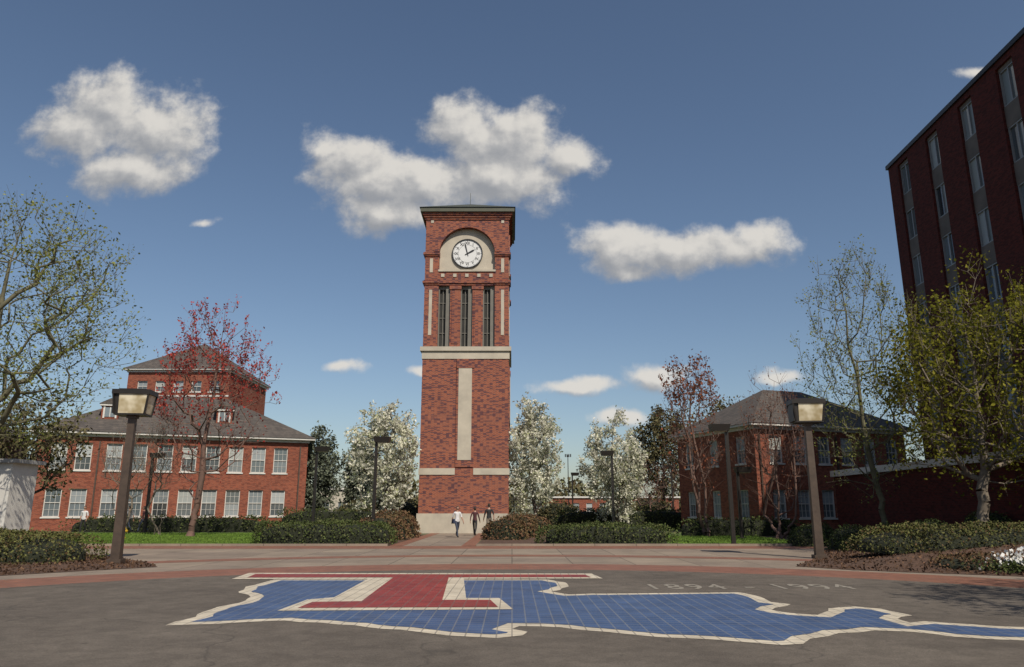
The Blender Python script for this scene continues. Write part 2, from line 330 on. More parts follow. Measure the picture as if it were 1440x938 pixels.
# ------------------------------------------------------------------ clock tower
tw=empty('clock_tower',(-3.22,53.4,0))
br,st,rf,lo,vo=MB(),MB(),MB(),MB(),MB()
FR=[((0,-3),(1,0),(0,-1)),((3,0),(0,1),(1,0)),((0,3),(-1,0),(0,1)),((-3,0),(0,-1),(-1,0))]
br.box(-3,3,-3,3,1.27,11.7); st.box(-3.1,3.1,-3.1,3.1,0,1.27)
st.box(-3.05,3.05,-3.05,3.05,11.7,12.25); st.box(-3.17,3.17,-3.17,3.17,12.25,12.55)
br.box(-2.5,2.5,-2.5,2.5,12.55,22.3)
for k,F in enumerate(FR):
    e=3.0 if k%2==0 else 2.65
    br.obox(F,-.60,.60,0,.07,4.3,11.69); st.obox(F,-.46,.46,.04,.10,4.76,11.04)
    for a,b in ((-3.05 if k%2==0 else -2.99,-.62),(.62,3.05 if k%2==0 else 2.99)): st.obox(F,a,b,0,.05,3.79,4.22)
    br.obox(F,-.60,.60,.07,.12,11.04,11.3)
    for a,b in ((-e,-2.0),(2.0,e)): br.obox(F,a,b,-.35,0,12.55,22.3)
    for a,b in ((-1.16,-.42),(.42,1.16)):
        br.obox(F,a,b,-.5,-.06,12.55,17.05); br.obox(F,a-.05,b+.05,-.5,-.0,16.75,17.0)
        br.obox(F,a+.12,b-.12,-.06,-.02,12.8,16.6)
    br.obox(F,-2,2,-.5,-.03,17.05,18.06)
    for j in range(5): st.obox(F,-1.72+j*.86-.12,-1.72+j*.86+.12,-.03,.02,17.66,17.9)
    for j in (-1.58,0,1.58):
        vo.obox(F,j-.42,j+.42,-.49,-.47,12.55,17.05)
        lo.obox(F,j-.42,j-.34,-.47,-.25,12.55,17.05); lo.obox(F,j+.10,j+.42,-.47,-.22,12.55,17.05)
        lo.obox(F,j-.34,j+.10,-.47,-.3,16.8,17.05); lo.obox(F,j-.14,j-.09,-.47,-.38,12.55,16.8)
        for q in (13.6,14.7,15.8): lo.obox(F,j-.34,j+.10,-.47,-.41,q,q+.05)
    st.obox(F,-2,2,-.5,-.33,18.06,21.6)
    st.obox(F,-2.05,2.05,-.33,.05,18.06,18.2)
    o,u,nn=F; nseg=28; zc=19.4
    P=lambda a,d,z:(o[0]+u[0]*a+nn[0]*d,o[1]+u[1]*a+nn[1]*d,z)
    for i in range(nseg):
        t0=math.pi-math.pi*i/nseg; t1=math.pi-math.pi*(i+1)/nseg
        a0,z0,a1,z1=2*math.cos(t0),zc+2*math.sin(t0),2*math.cos(t1),zc+2*math.sin(t1)
        br.quad([P(a0,0,z0),P(a1,0,z1),P(a1,0,22.3),P(a0,0,22.3)])
        br.quad([P(a0,-.35,z0),P(a1,-.35,z1),P(a1,0,z1),P(a0,0,z0)])
        A=[(r*math.cos(t),d,zc+r*math.sin(t)) for t in (t0,t1) for r in (2.0,2.4) for d in (-.1,.07)]
        p=[P(*x) for x in A]
        br.hexa([p[0],p[4],p[6],p[2],p[1],p[5],p[7],p[3]])
    for sg in (-1,1):
        st.obox(F,sg*2.55-.11,sg*2.55+.11,0,.03,13.4,16.7); st.obox(F,sg*2.55-.11,sg*2.55+.11,0,.03,18.0,19.05)
        st.obox(F,sg*2.55-.10,sg*2.55+.10,0,.03,21.75,21.95)
for sx in (-1,1):
    for sy in (-1,1):
        for (h,z0,z1) in ((3.07,17.08,17.2),(3.14,17.2,17.34),(3.07,17.34,17.42),(3.07,19.2,19.32),(3.14,19.32,19.46),(3.07,19.46,19.54)):
            xs=sorted((sx*1.96,sx*h)); ys=sorted((sy*1.96,sy*h)); br.box(xs[0],xs[1],ys[0],ys[1],z0,z1)
for h,z0,z1 in ((3.07,22.0,22.15),(3.15,22.15,22.3),(3.24,22.3,22.5)): br.box(-h,h,-h,h,z0,z1)
for i in range(4): 
    br.obox(FR[i],-2.0,2.0,-.03,.05,17.2,17.36)
rf.box(-3.4,3.4,-3.4,3.4,22.5,22.82)
for a,b in (((-3.4,-3.4),(3.4,-3.4)),((3.4,-3.4),(3.4,3.4)),((3.4,3.4),(-3.4,3.4)),((-3.4,3.4),(-3.4,-3.4))):
    rf.quad([(a[0]*1.02,a[1]*1.02,22.82),(b[0]*1.02,b[1]*1.02,22.82),(0,0,24.5)])
lathe(rf,[(.02,24.3),(.015,25.4),(.0,25.45)],seg=8)
br.obj('brickwork',[M['tbrick']],tw); st.obj('limestone_trim',[M['stone']],tw); rf.obj('hip_roof',[M['fascia']],tw); lo.obj('belfry_louvres',[M['louvre']],tw); vo.obj('belfry_dark_sheets',[M['dark_sheet']],tw)
rom=['XII','I','II','III','IV','V','VI','VII','VIII','IX','X','XI']; rcur=[]
for r_ in rom:
    cu=D.curves.new('numeral_'+r_,'FONT'); cu.body=r_; cu.size=.27; cu.align_x='CENTER'; cu.align_y='CENTER'; cu.extrude=.004; cu.offset=.004; cu.materials.append(M['black']); rcur.append(cu)
for k in range(4):
    rot=Matrix.Rotation(k*math.pi/2,4,'Z')
    def W(a,d,z): return tuple(rot@Vector((a,-3-d,z)))
    cm=MB(); zc=19.5
    for (r0,r1,d0,d1,mi) in ((0,1.06,-.33,-.26,0),(1.04,1.11,-.33,-.20,1),(.66,.675,-.26,-.255,1)):
        n=48
        for i in range(n):
            a,b=2*math.pi*i/n,2*math.pi*(i+1)/n
            f=lambda r,t,d: W(r*math.cos(t),d,zc+r*math.sin(t))
            cm.quad([f(max(r0,.001),a,d1),f(r1,a,d1),f(r1,b,d1),f(max(r0,.001),b,d1)],mi)
            cm.quad([f(r1,a,d0),f(r1,b,d0),f(r1,b,d1),f(r1,a,d1)],mi)
            if r0>.5: cm.quad([f(r0,a,d0),f(r0,b,d0),f(r0,b,d1),f(r0,a,d1)],mi)
    for h in range(60):
        t=math.radians(h*6); r0,r1=(.93,1.02) if h%5==0 else (.98,1.02); w=.02 if h%5==0 else .008
        cs,sn=math.sin(t),math.cos(t)
        cm.quad([W(r0*cs-w*sn,-.253,zc+r0*sn+w*cs),W(r1*cs-w*sn,-.253,zc+r1*sn+w*cs),W(r1*cs+w*sn,-.253,zc+r1*sn-w*cs),W(r0*cs+w*sn,-.253,zc+r0*sn-w*cs)],1)
    for ang,L,w,d in ((-14,.88,.035,-.235),(60,.62,.05,-.24)):
        t=math.radians(ang); cs,sn=math.sin(t),math.cos(t)
        pts=[(-.2,w*.6),(0,w),(L*.7,w*1.4),(L,.004)]
        ring=[(r,ww) for r,ww in pts]+[(r,-ww) for r,ww in pts[::-1]]
        cm.quad([W(r*cs-ww*sn,d,zc+r*sn+ww*cs) for r,ww in ring],1)
    cm.obj('clock_face' if k==0 else 'clock_face_%d'%k,[M['clock'],M['black']],tw,fix=False)
    for h in range(12):
        t=math.radians(h*30); to=D.objects.new('numeral',rcur[h]); S.collection.objects.link(to); to.parent=tw
        to.location=W(.80*math.sin(t),-.25,zc+.80*math.cos(t)); to.rotation_euler=(math.pi/2,0,k*math.pi/2)

# ------------------------------------------------------------------ buildings
class Bld:
    def __init__(s,name,loc,rz,wallmat):
        s.e=empty(name,loc,rz); s.w=MB(); s.g=MB(); s.t=MB(); s.r=MB(); s.wm=wallmat
    def wall(s,F,L,z0,z1,ops,depth=.22):
        o,u,n=F; P=lambda a,d,z:(o[0]+u[0]*a+n[0]*d,o[1]+u[1]*a+n[1]*d,z)
        us=sorted({0,L,*[q for a in ops for q in (a[0],a[1])]}); zs=sorted({z0,z1,*[q for a in ops for q in (a[2],a[3])]})
        for i in range(len(us)-1):
            for j in range(len(zs)-1):
                cu,cz=(us[i]+us[i+1])/2,(zs[j]+zs[j+1])/2
                if any(a[0]<cu<a[1] and a[2]<cz<a[3] for a in ops): continue
                s.w.quad([P(us[i],0,zs[j]),P(us[i+1],0,zs[j]),P(us[i+1],0,zs[j+1]),P(us[i],0,zs[j+1])])
        for a in ops:
            c=[(a[0],a[2]),(a[1],a[2]),(a[1],a[3]),(a[0],a[3])]
            for i in range(4):
                p,q=c[i],c[(i+1)%4]
                s.w.quad([P(p[0],0,p[1]),P(q[0],0,q[1]),P(q[0],-depth,q[1]),P(p[0],-depth,p[1])])
    def window(s,F,a0,a1,z0,z1,cols=3,rows=4,fr=.06,depth=.22,sill=True,rng=random):
        g=s.g; t=s.t
        zb=(z0+z1)/2
        g.obox(F,a0+.01,a1-.01,-depth,-depth+.03,z0+.01,zb,0)
        g.obox(F,a0+.01,a1-.01,-depth,-depth+.045,zb,z1-.01,rng.choice([0,1,1]))
        t.obox(F,a0,a0+fr,-depth+.0,-depth+.12,z0,z1); t.obox(F,a1-fr,a1,-depth,-depth+.12,z0,z1)
        t.obox(F,a0+fr,a1-fr,-depth,-depth+.12,z1-fr,z1); t.obox(F,a0+fr,a1-fr,-depth,-depth+.12,z0,z0+fr)
        t.obox(F,a0+fr,a1-fr,-depth,-depth+.10,zb-.025,zb+.025)
        for i in range(1,cols):
            x=a0+fr+(a1-a0-2*fr)*i/cols
            for q0,q1 in ((z0+fr,zb-.025),(zb+.025,z1-fr)): t.obox(F,x-.010,x+.010,-depth,-depth+.07,q0,q1)
        for i in range(1,rows):
            if i*2==rows: continue
            z=z0+(z1-z0)*i/rows
            t.obox(F,a0+fr,a1-fr,-depth,-depth+.065,z-.010,z+.010)
        if sill: t.obox(F,a0-.08,a1+.08,-depth+.12,.07,z0-.10,z0-.001)
    def hip(s,x0,x1,y0,y1,ze,zr,over=.55,th=.14):
        X0,X1,Y0,Y1=x0-over,x1+over,y0-over,y1+over; w=(Y1-Y0)/2; r=min(w,(X1-X0)/2)
        A,B,C,Dd=(X0,Y0,ze),(X1,Y0,ze),(X1,Y1,ze),(X0,Y1,ze)
        R0=(X0+r,(Y0+Y1)/2,zr); R1=(X1-r-.001,(Y0+Y1)/2,zr)
        s.r.quad([A,B,R1,R0]); s.r.quad([C,Dd,R0,R1]); s.r.quad([Dd,A,R0]); s.r.quad([B,C,R1])
        s.t.box(X0+.05,X1-.05,Y0+.05,Y1-.05,ze-th,ze-.004)
        s.t.box(x0-.12,x1+.12,y0-.12,y1+.12,ze-th-.2,ze-th-.002)
    def pipe(s,F,u,z1):
        s.p=getattr(s,'p',MB()); s.p.obox(F,u-.05,u+.05,.03,.13,.1,z1)
    def done(s,roof=None):
        s.w.obj('walls',[s.wm],s.e); s.g.obj('window_panes',[M['glass'],M['blind']],s.e); s.t.obj('window_frames_and_trim',[M['white']],s.e)
        if s.r.f: s.r.obj('roof',[roof or M['roof']],s.e,fix=True)
        if hasattr(s,'p'): s.p.obj('downspouts',[M['lampbrown']],s.e)
rg=random.Random(4)
L=19.2; Wd=13
bd=Bld('brick_hall',(-34.6,54.2,0),math.atan2(7.0,17.6),M['brick'])
wx=[1.5,3.1,5.1,6.8,8.6,10.3,12.0,13.7,15.4,17.1]
ops=[(x-.53,x+.53,z0,z0+2.0) for x in wx for z0 in (1.0,4.35)]
F=((0,0),(1,0),(0,-1)); bd.wall(F,L,0,6.9,ops)
for o_ in ops: bd.window(F,*o_,rng=rg)
bd.pipe(F,4.1,6.5); bd.pipe(F,18.6,6.5); bd.pipe(F,11.15,6.5)
F2=((L,0),(0,1),(1,0)); ops2=[(x-.55,x+.55,z0,z0+2.05) for x in (2,4.5,8.5,11) for z0 in (1.0,4.35)]
bd.wall(F2,Wd,0,6.9,ops2); [bd.window(F2,*o_,rng=rg) for o_ in ops2]
bd.wall(((L,Wd),(-1,0),(0,1)),L,0,6.9,[]); bd.wall(((0,Wd),(0,-1),(-1,0)),Wd,0,6.9,[])
bd.hip(0,L,0,Wd,7.15,11.0)
for dx in (4.3,12.6):
    bd.w.box(dx-.6,dx+.6,1.6,4.2,8.2,9.35); bd.t.box(dx-.72,dx+.72,1.45,4.4,9.35,9.5); bd.g.box(dx-.36,dx+.36,1.57,1.595,8.5,9.25,0)
    bd.t.box(dx-.48,dx-.36,1.54,1.6,8.4,9.35);bd.t.box(dx+.36,dx+.48,1.54,1.6,8.4,9.35); bd.t.box(dx-.03,dx+.03,1.55,1.57,8.5,9.25)
    bd.r.quad([(dx-.8,1.4,9.5),(dx+.8,1.4,9.5),(dx,1.4,9.95)]); bd.r.quad([(dx-.8,1.4,9.5),(dx,1.4,9.95),(dx,5.5,9.95),(dx-.8,5.5,9.5)]); bd.r.quad([(dx+.8,1.4,9.5),(dx,1.4,9.95),(dx,5.5,9.95),(dx+.8,5.5,9.5)])
bd.done()
bd=Bld('brick_hall',(-52,47,0),math.atan2(7.0,17.6),M['brick'])
ops=[(x-.55,x+.55,z0,z0+2.05) for x in (2,5,8,11,14) for z0 in (1.0,4.35)]
F=((0,0),(1,0),(0,-1)); bd.wall(F,16,0,6.9,ops); [bd.window(F,*o_,rng=rg) for o_ in ops]
bd.wall(((16,0),(0,1),(1,0)),12,0,6.9,[]); bd.wall(((16,12),(-1,0),(0,1)),16,0,6.9,[]); bd.wall(((0,12),(0,-1),(-1,0)),12,0,6.9,[]); bd.hip(0,16,0,12,7.15,11); bd.done()
bd=Bld('brick_pavilion',(-38.4,73,0),0,M['brick'])
ops=[(x-.5,x+.5,12.9,14.0) for x in (1.5,3.3,5.1,6.9,8.7)]
F=((0,0),(1,0),(0,-1)); bd.wall(F,10.2,0,15,ops); [bd.window(F,*o_,rng=rg,cols=2,rows=2) for o_ in ops]
bd.wall(((10.2,0),(0,1),(1,0)),11,0,15,[]); bd.wall(((10.2,11),(-1,0),(0,1)),10.2,0,15,[]); bd.wall(((0,11),(0,-1),(-1,0)),11,0,15,[])
bd.t.obox(F,0,10.2,0,.05,12.4,12.55); bd.hip(0,10.2,0,11,15.2,19.0,over=.45); bd.done()
bd=Bld('brick_hall',(15.3,47,0),math.atan2(2.9,8.3),M['brick'])
ops=[(x-.5,x+.5,z0,z0+1.75) for x in (1.6,3.5,5.4,7.3,9.2,11.1) for z0 in (1.0,4.4)]
F=((0,0),(1,0),(0,-1)); bd.wall(F,12.3,0,6.6,ops); [bd.window(F,*o_,rng=rg) for o_ in ops]; bd.pipe(F,.3,6.2); bd.pipe(F,6.35,6.2)
bd.wall(((12.3,0),(0,1),(1,0)),9,0,6.6,[]); bd.wall(((12.3,9),(-1,0),(0,1)),12.3,0,6.6,[])
F=((0,9),(0,-1),(-1,0)); ops=[(x-.5,x+.5,z0,z0+1.75) for x in (1.5,4.5,7.5) for z0 in (1.0,4.4)]
bd.wall(F,9,0,6.6,ops); [bd.window(F,*o_,rng=rg) for o_ in ops]
bd.hip(0,12.3,0,9,6.85,9.9); bd.done()
H=24.6
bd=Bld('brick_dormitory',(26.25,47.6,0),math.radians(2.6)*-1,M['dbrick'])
F=((0,0),(0,-1),(-1,0)); Ld=34; ops=[]
for k in range(9):
    a=2.0+k*3.75
    ops.append((a-.7,a+.7,1.2,H-.35))
bd.wall(F,Ld,0,H,ops,depth=.3)
sp=MB(); fr=MB()
for o_ in ops:
    for q in range(7):
        z1=H-.55-q*3.2; z0=z1-2.0
        fr.obox(F,o_[0]+.02,o_[0]+.09,-.28,-.16,z0,z1); fr.obox(F,o_[1]-.09,o_[1]-.02,-.28,-.16,z0,z1)
        fr.obox(F,o_[0]+.09,o_[1]-.09,-.28,-.16,z1-.07,z1); fr.obox(F,o_[0]+.09,o_[1]-.09,-.28,-.16,z0,z0+.07)
        fr.obox(F,(o_[0]+o_[1])/2-.04,(o_[0]+o_[1])/2+.04,-.28,-.18,z0+.07,z1-.07)
        m_=(o_[0]+o_[1])/2
        bd.g.obox(F,o_[0]+.02,m_,-.3,-.26,z0,z1,rg.choice([0,0,1])); bd.g.obox(F,m_,o_[1]-.02,-.3,-.26,z0,z1,rg.choice([0,0,1]))
        sp.obox(F,o_[0]+.005,o_[1]-.005,-.30,-.14,max(z0-1.2,1.2),z0)
    sp.obox(F,o_[0]+.005,o_[1]-.005,-.30,-.14,H-.55,H-.351)
bd.wall(((0,-Ld),(1,0),(0,-1)),14,0,H,[]); bd.wall(((14,-Ld),(0,1),(1,0)),Ld,0,H,[]); bd.wall(((14,0),(-1,0),(0,1)),14,0,H,[])
ex=MB(); ex.box(-.12,14.1,-Ld-.1,.12,H,H+.28); ex.obj('roof_coping',[M['bronze']],bd.e)
sp.obj('spandrel_panels',[M['spandrel']],bd.e); fr.obj('aluminium_window_frames',[plainc('aluminium',(.25,.26,.27),.4)],bd.e)
bd.done()
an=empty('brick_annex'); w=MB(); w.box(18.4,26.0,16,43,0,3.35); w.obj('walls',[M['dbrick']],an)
w=MB(); w.box(18.25,26.0,15.85,43.15,3.35,3.68); w.obj('white_coping',[M['white']],an)
an=empty('white_shed'); w=MB(); w.box(-31,-19.7,29.6,31.2,0,3.35); w.obj('panel_walls',[M['white']],an)
w=MB(); w.box(-31.2,-19.5,29.4,31.4,3.35,3.5); 
for x in (-29,-27,-25,-23,-21.3): w.box(x-.04,x+.04,29.56,29.6,.1,3.35)
w.obj('roof_cap',[plainc('grey_metal',(.3,.3,.3),.5)],an)
bd=Bld('distant_brick_hall',(6,150,0),0,M['brick'])
F=((0,0),(1,0),(0,-1)); ops=[(x-.6,x+.6,1,2.6) for x in np.arange(1.5,26,2.6)]
bd.wall(F,27,0,3.6,ops); [bd.window(F,*o_,rng=rg,cols=2,rows=2) for o_ in ops]; bd.t.box(-.3,27.3,-.3,8,3.6,3.9); bd.done()
bd=Bld('distant_white_building',(-40,125,0),0,M['stone'])
ops=[(x-.6,x+.6,1,2.6) for x in np.arange(1.5,14,2.6)]
bd.wall(F,15,0,4.6,ops); [bd.window(F,*o_,rng=rg,cols=2,rows=2) for o_ in ops]; bd.t.box(-.3,15.3,-.3,8,4.6,4.9); bd.done()

# ------------------------------------------------------------------ vegetation
def quads_mesh(name,C,size,mat,rs,aspect=.6,up=0.0,parent=None):
    n=len(C); C=np.asarray(C,float)
    a=rs.normal(size=(n,3)); a[:,2]+=up; a/=np.linalg.norm(a,axis=1)[:,None]
    b=rs.normal(size=(n,3)); b-=a*(a*b).sum(1)[:,None]; b/=np.linalg.norm(b,axis=1)[:,None]
    s=size*(.6+.8*rs.rand(n))[:,None]
    V=np.empty((n,4,3)); V[:,0]=C-a*s*.5; V[:,1]=C+b*s*.5*aspect; V[:,2]=C+a*s*.5; V[:,3]=C-b*s*.5*aspect
    me=D.meshes.new(name); me.vertices.add(4*n); me.vertices.foreach_set('co',V.ravel())
    me.loops.add(4*n); me.loops.foreach_set('vertex_index',np.arange(4*n)); me.polygons.add(n); me.polygons.foreach_set('loop_start',np.arange(0,4*n,4)); 
    me.update(calc_edges=True); me.validate(); me.materials.append(mat)
    o=D.objects.new(name,me); S.collection.objects.link(o)
    if parent: o.parent=parent
    return o
def tubes_mesh(name,A,B,ra,rb,mat,sides=5,parent=None):
    A=np.array(A);B=np.array(B);ra=np.array(ra);rb=np.array(rb); n=len(A)
    d=B-A; d/=np.maximum(np.linalg.norm(d,axis=1),1e-6)[:,None]
    r=np.where(np.abs(d[:,2:3])<.9,np.array([[0,0,1.]]),np.array([[1.,0,0]])); u=np.cross(d,r); u/=np.linalg.norm(u,axis=1)[:,None]; v=np.cross(d,u)
    V=np.empty((n,2,sides,3))
    for k in range(sides):
        t=2*math.pi*k/sides; w=u*math.cos(t)+v*math.sin(t); V[:,0,k]=A+w*ra[:,None]; V[:,1,k]=B+w*rb[:,None]
    F=np.empty((n,sides,4),int); base=np.arange(n)*2*sides
    for k in range(sides):
        k2=(k+1)%sides; F[:,k,0]=base+k;F[:,k,1]=base+k2;F[:,k,2]=base+sides+k2;F[:,k,3]=base+sides+k
    m=n*sides; me=D.meshes.new(name); me.vertices.add(n*2*sides); me.vertices.foreach_set('co',V.ravel())
    me.loops.add(4*m); me.loops.foreach_set('vertex_index',F.ravel()); me.polygons.add(m); me.polygons.foreach_set('loop_start',np.arange(0,4*m,4)); me.polygons.foreach_set('use_smooth',[True]*m)
    me.update(calc_edges=True); me.materials.append(mat)
    o=D.objects.new(name,me); S.collection.objects.link(o)
    if parent: o.parent=parent
    return o
def tree(name,loc,th,cc,cr,n,tr,leaf,lsize,lper,seed,bark='bark',stems=1,shape='ell',twigs=3,twl=.6,up=.5,jit=.15,leader=True,minr=.011,topleaf=None,holes_on=True):
    rs=np.random.RandomState(seed); e=empty(name,loc,0)
    cc=np.array(cc,float); cr=np.array(cr,float)
    holes=[(rs.normal(size=3)*.6,rs.uniform(.15,.32)) for _ in range(9)]
    pts=[]
    while len(pts)<n:
        p=rs.uniform(-1,1,3); r=np.linalg.norm(p)
        if r>1: continue
        if shape=='egg':
            wz=(p[2]+1)/2; lim=min(1,1.25*math.sin(math.pi*min(1,.18+wz*.82))**.8*(1.05-.25*wz)); 
            if math.hypot(p[0],p[1])>lim: continue
        if r<.45 and rs.rand()<.5: continue
        if holes_on and any(np.linalg.norm(p-h)<q for h,q in holes) and rs.rand()<.85: continue
        ang=math.atan2(p[1],p[0]); wob=1+.12*math.sin(3*ang+seed)+.08*math.sin(7*p[2]+5*ang)
        pts.append(cc+p*cr*wob)
    pts=np.array(pts)
    Q=[];par=[];pl=[]
    for s_ in range(stems):
        base=np.array([0,0,0.]) if stems==1 else np.array([rs.normal()*.18,rs.normal()*.18,0])
        top=np.array([cc[0]*.5+(rs.normal()*cr[0]*.25 if stems>1 else 0),cc[1]*.5+(rs.normal()*cr[1]*.25 if stems>1 else 0),th])
        K=6
        for k in range(K+1):
            t=k/K; Q.append(base+(top-base)*t+np.array([rs.normal(),rs.normal(),0])*.05*(0<k)); par.append(-1 if k==0 else len(Q)-2); pl.append(0 if k==0 else pl[-1]+th/K)
        if leader:
            tt=np.array([cc[0],cc[1],cc[2]+cr[2]*.75])+np.array([rs.normal(),rs.normal(),0])*cr[0]*.15*stems
            p0=Q[-1]
            for k in range(1,7): Q.append(p0+(tt-p0)*k/6+rs.normal(size=3)*.10); par.append(len(Q)-2); pl.append(pl[-1]+np.linalg.norm(tt-p0)/6)
    top=np.array([cc[0]*.5,cc[1]*.5,th]); order=np.argsort(np.linalg.norm(pts-top,axis=1)); ntr=len(Q)
    for i in order:
        p=pts[i]; q=np.array(Q); d=p-q; L=np.linalg.norm(d,axis=1)
        cost=L+.25*np.array(pl)+np.where(d[:,2]<-.1*L,1.5*L,0)+np.where(q[:,2]<th*.7,50,0)
        j=int(np.argmin(cost)); Lj=L[j]
        ns=max(1,int(Lj/.7)); a=q[j]; pj=j
        for k in range(1,ns+1):
            t=k/ns; m=a+(p-a)*t; m=m+np.array([0,0,-1.])*up*.18*Lj*math.sin(math.pi*t)+(rs.normal(size=3)*.05*Lj if k<ns else 0)
            Q.append(m); par.append(pj); pl.append(pl[pj]+Lj/ns); pj=len(Q)-1
    nq=len(Q); w=np.zeros(nq); hasch=np.zeros(nq,bool)
    for i in range(nq):
        if par[i]>=0: hasch[par[i]]=True
    for i in range(nq-1,-1,-1):
        if not hasch[i]: w[i]+=1
        if par[i]>=0: w[par[i]]+=w[i]
    r=w**.5; r=minr+(r-1)/(r.max()-1)*(tr-minr)
    A,B,ra,rb=[],[],[],[]
    for i in range(nq):
        if par[i]>=0: A.append(Q[par[i]]);B.append(Q[i]);ra.append(min(r[par[i]],r[i]*1.35) if Q[i][2]>.6 else r[i]*1.5);rb.append(r[i])
    LP=[]
    for i in range(ntr,nq):
        o_=np.array(Q[i]); out=o_-np.array([cc[0]*.6,cc[1]*.6,cc[2]-cr[2]*.8]); out/=np.linalg.norm(out)
        for k in range(twigs):
            dr=out*.8+rs.normal(size=3)*.55+np.array([0,0,up]); dr/=np.linalg.norm(dr); l=twl*rs.uniform(.5,1.3)
            e_=o_+dr*l; A.append(o_);B.append(e_);ra.append(minr*.8);rb.append(minr*.3)
            nl=lper if topleaf is None else (lper if o_[2]>topleaf else max(1,int(lper*.3)))
            for q in range(nl): LP.append(o_+dr*l*rs.uniform(.25,1.1)+rs.normal(size=3)*jit)
    tubes_mesh('trunk_and_branches',A,B,ra,rb,M[bark],5,e)
    if LP: quads_mesh('foliage',np.array(LP),lsize,M[leaf],rs,parent=e)
    return e
tree('oak_tree',(-20.6,28,lz(-20.6,28)),3.6,(.2,0,8.9),(5.3,4.5,4.8),420,.30,'l_spring',.12,9,11,bark='gbark',twl=.9,up=.25,jit=.2)
tree('magnolia_tree',(-25.5,39,0),1.6,(0,0,4.6),(2.6,2.4,2.7),200,.16,'l_dark',.2,7,12,bark='dbark',jit=.2)
tree('red_maple_tree',(-18.5,44,0),1.9,(.5,0,8.2),(3.2,3.0,5.2),330,.19,'l_red',.15,6,13,bark='rbark',twl=.9,up=1.0,jit=.08,topleaf=6.5)
tree('crape_myrtle_tree',(-24,47.5,0),1.6,(0,0,4.6),(1.9,1.6,2.6),120,.06,'l_rust',.08,1,14,stems=4,twl=.8,up=.9,bark='bark',leader=False)
tree('crape_myrtle_tree',(-21.6,46.5,0),1.6,(0,0,4.9),(1.5,1.4,2.6),90,.06,'l_rust',.08,1,15,stems=4,twl=.8,up=.9,leader=False)
tree('pear_tree',(-8.3,49.0,0),1.3,(0,0,4.9),(2.1,2.0,3.9),300,.14,'l_white',.19,14,16,shape='egg',jit=.13,up=.9,bark='dbark',twl=.5)
tree('pear_tree',(1.6,51.5,0),1.3,(0,0,5.1),(1.8,1.8,4.1),300,.14,'l_white',.19,14,17,shape='egg',jit=.13,up=.9,bark='dbark',twl=.5)
tree('pear_tree',(7.6,55,0),1.3,(0,0,4.6),(2.2,2.1,3.8),300,.14,'l_white',.19,14,18,shape='egg',jit=.14,up=.9,bark='dbark',twl=.5)
tree('cypress_tree',(-16.4,64,0),1.0,(0,0,4.7),(1.7,1.7,3.9),240,.14,'l_grey',.24,11,20,shape='egg',jit=.2,up=.8,bark='dbark',twl=.45)
tree('cypress_tree',(-13.1,66,0),1.0,(0,0,4.2),(1.7,1.7,3.5),220,.14,'l_grey',.24,11,21,shape='egg',jit=.2,up=.8,bark='dbark',twl=.45)
tree('pine_tree',(15.0,75,0),2.5,(0,0,7.0),(2.9,3,4.0),240,.2,'l_dark',.28,11,22,jit=.3,bark='dbark')
tree('dogwood_tree',(11.6,62,0),1.2,(0,0,3.4),(2.2,2,2.2),140,.07,'l_rust',.1,1,23,stems=2,bark='rbark',leader=False)
tree('sweetgum_tree',(11.0,44,0),1.6,(-.2,0,6.2),(1.8,1.7,4.0),200,.10,'l_rust',.17,6,24,bark='rbark',twl=.9,up=1.1,jit=.1,topleaf=7.4,stems=2)
tree('crape_myrtle_tree',(14.6,41.5,0),1.2,(0,0,4.8),(2.0,1.8,3.6),200,.08,'l_rust',.10,2,25,stems=3,bark='rbark',twl=.9,up=1.0)
tree('elm_tree',(16.6,34,rz(16.6,34)),2.2,(-.2,0,7.6),(2.7,2.3,5.6),300,.13,'l_spring',.11,6,26,bark='gbark',twl=.9,up=.9,jit=.15)
tree('hackberry_tree',(16.3,26.7,rz(16.3,26.7)),2.2,(1.2,0,5.3),(4.1,3.6,3.5),430,.19,'l_yellow',.13,13,27,twl=.7,up=.4,jit=.22)
tree('oak_tree',(19,66,0),3,(0,0,7.5),(3.6,3,3.4),200,.2,'l_dark',.25,8,28,jit=.3)
tree('oak_tree',(14.2,7.2,0),2.5,(0,0,7.0),(3.2,3.4,2.8),260,.2,'l_spring',.14,12,29,jit=.2)

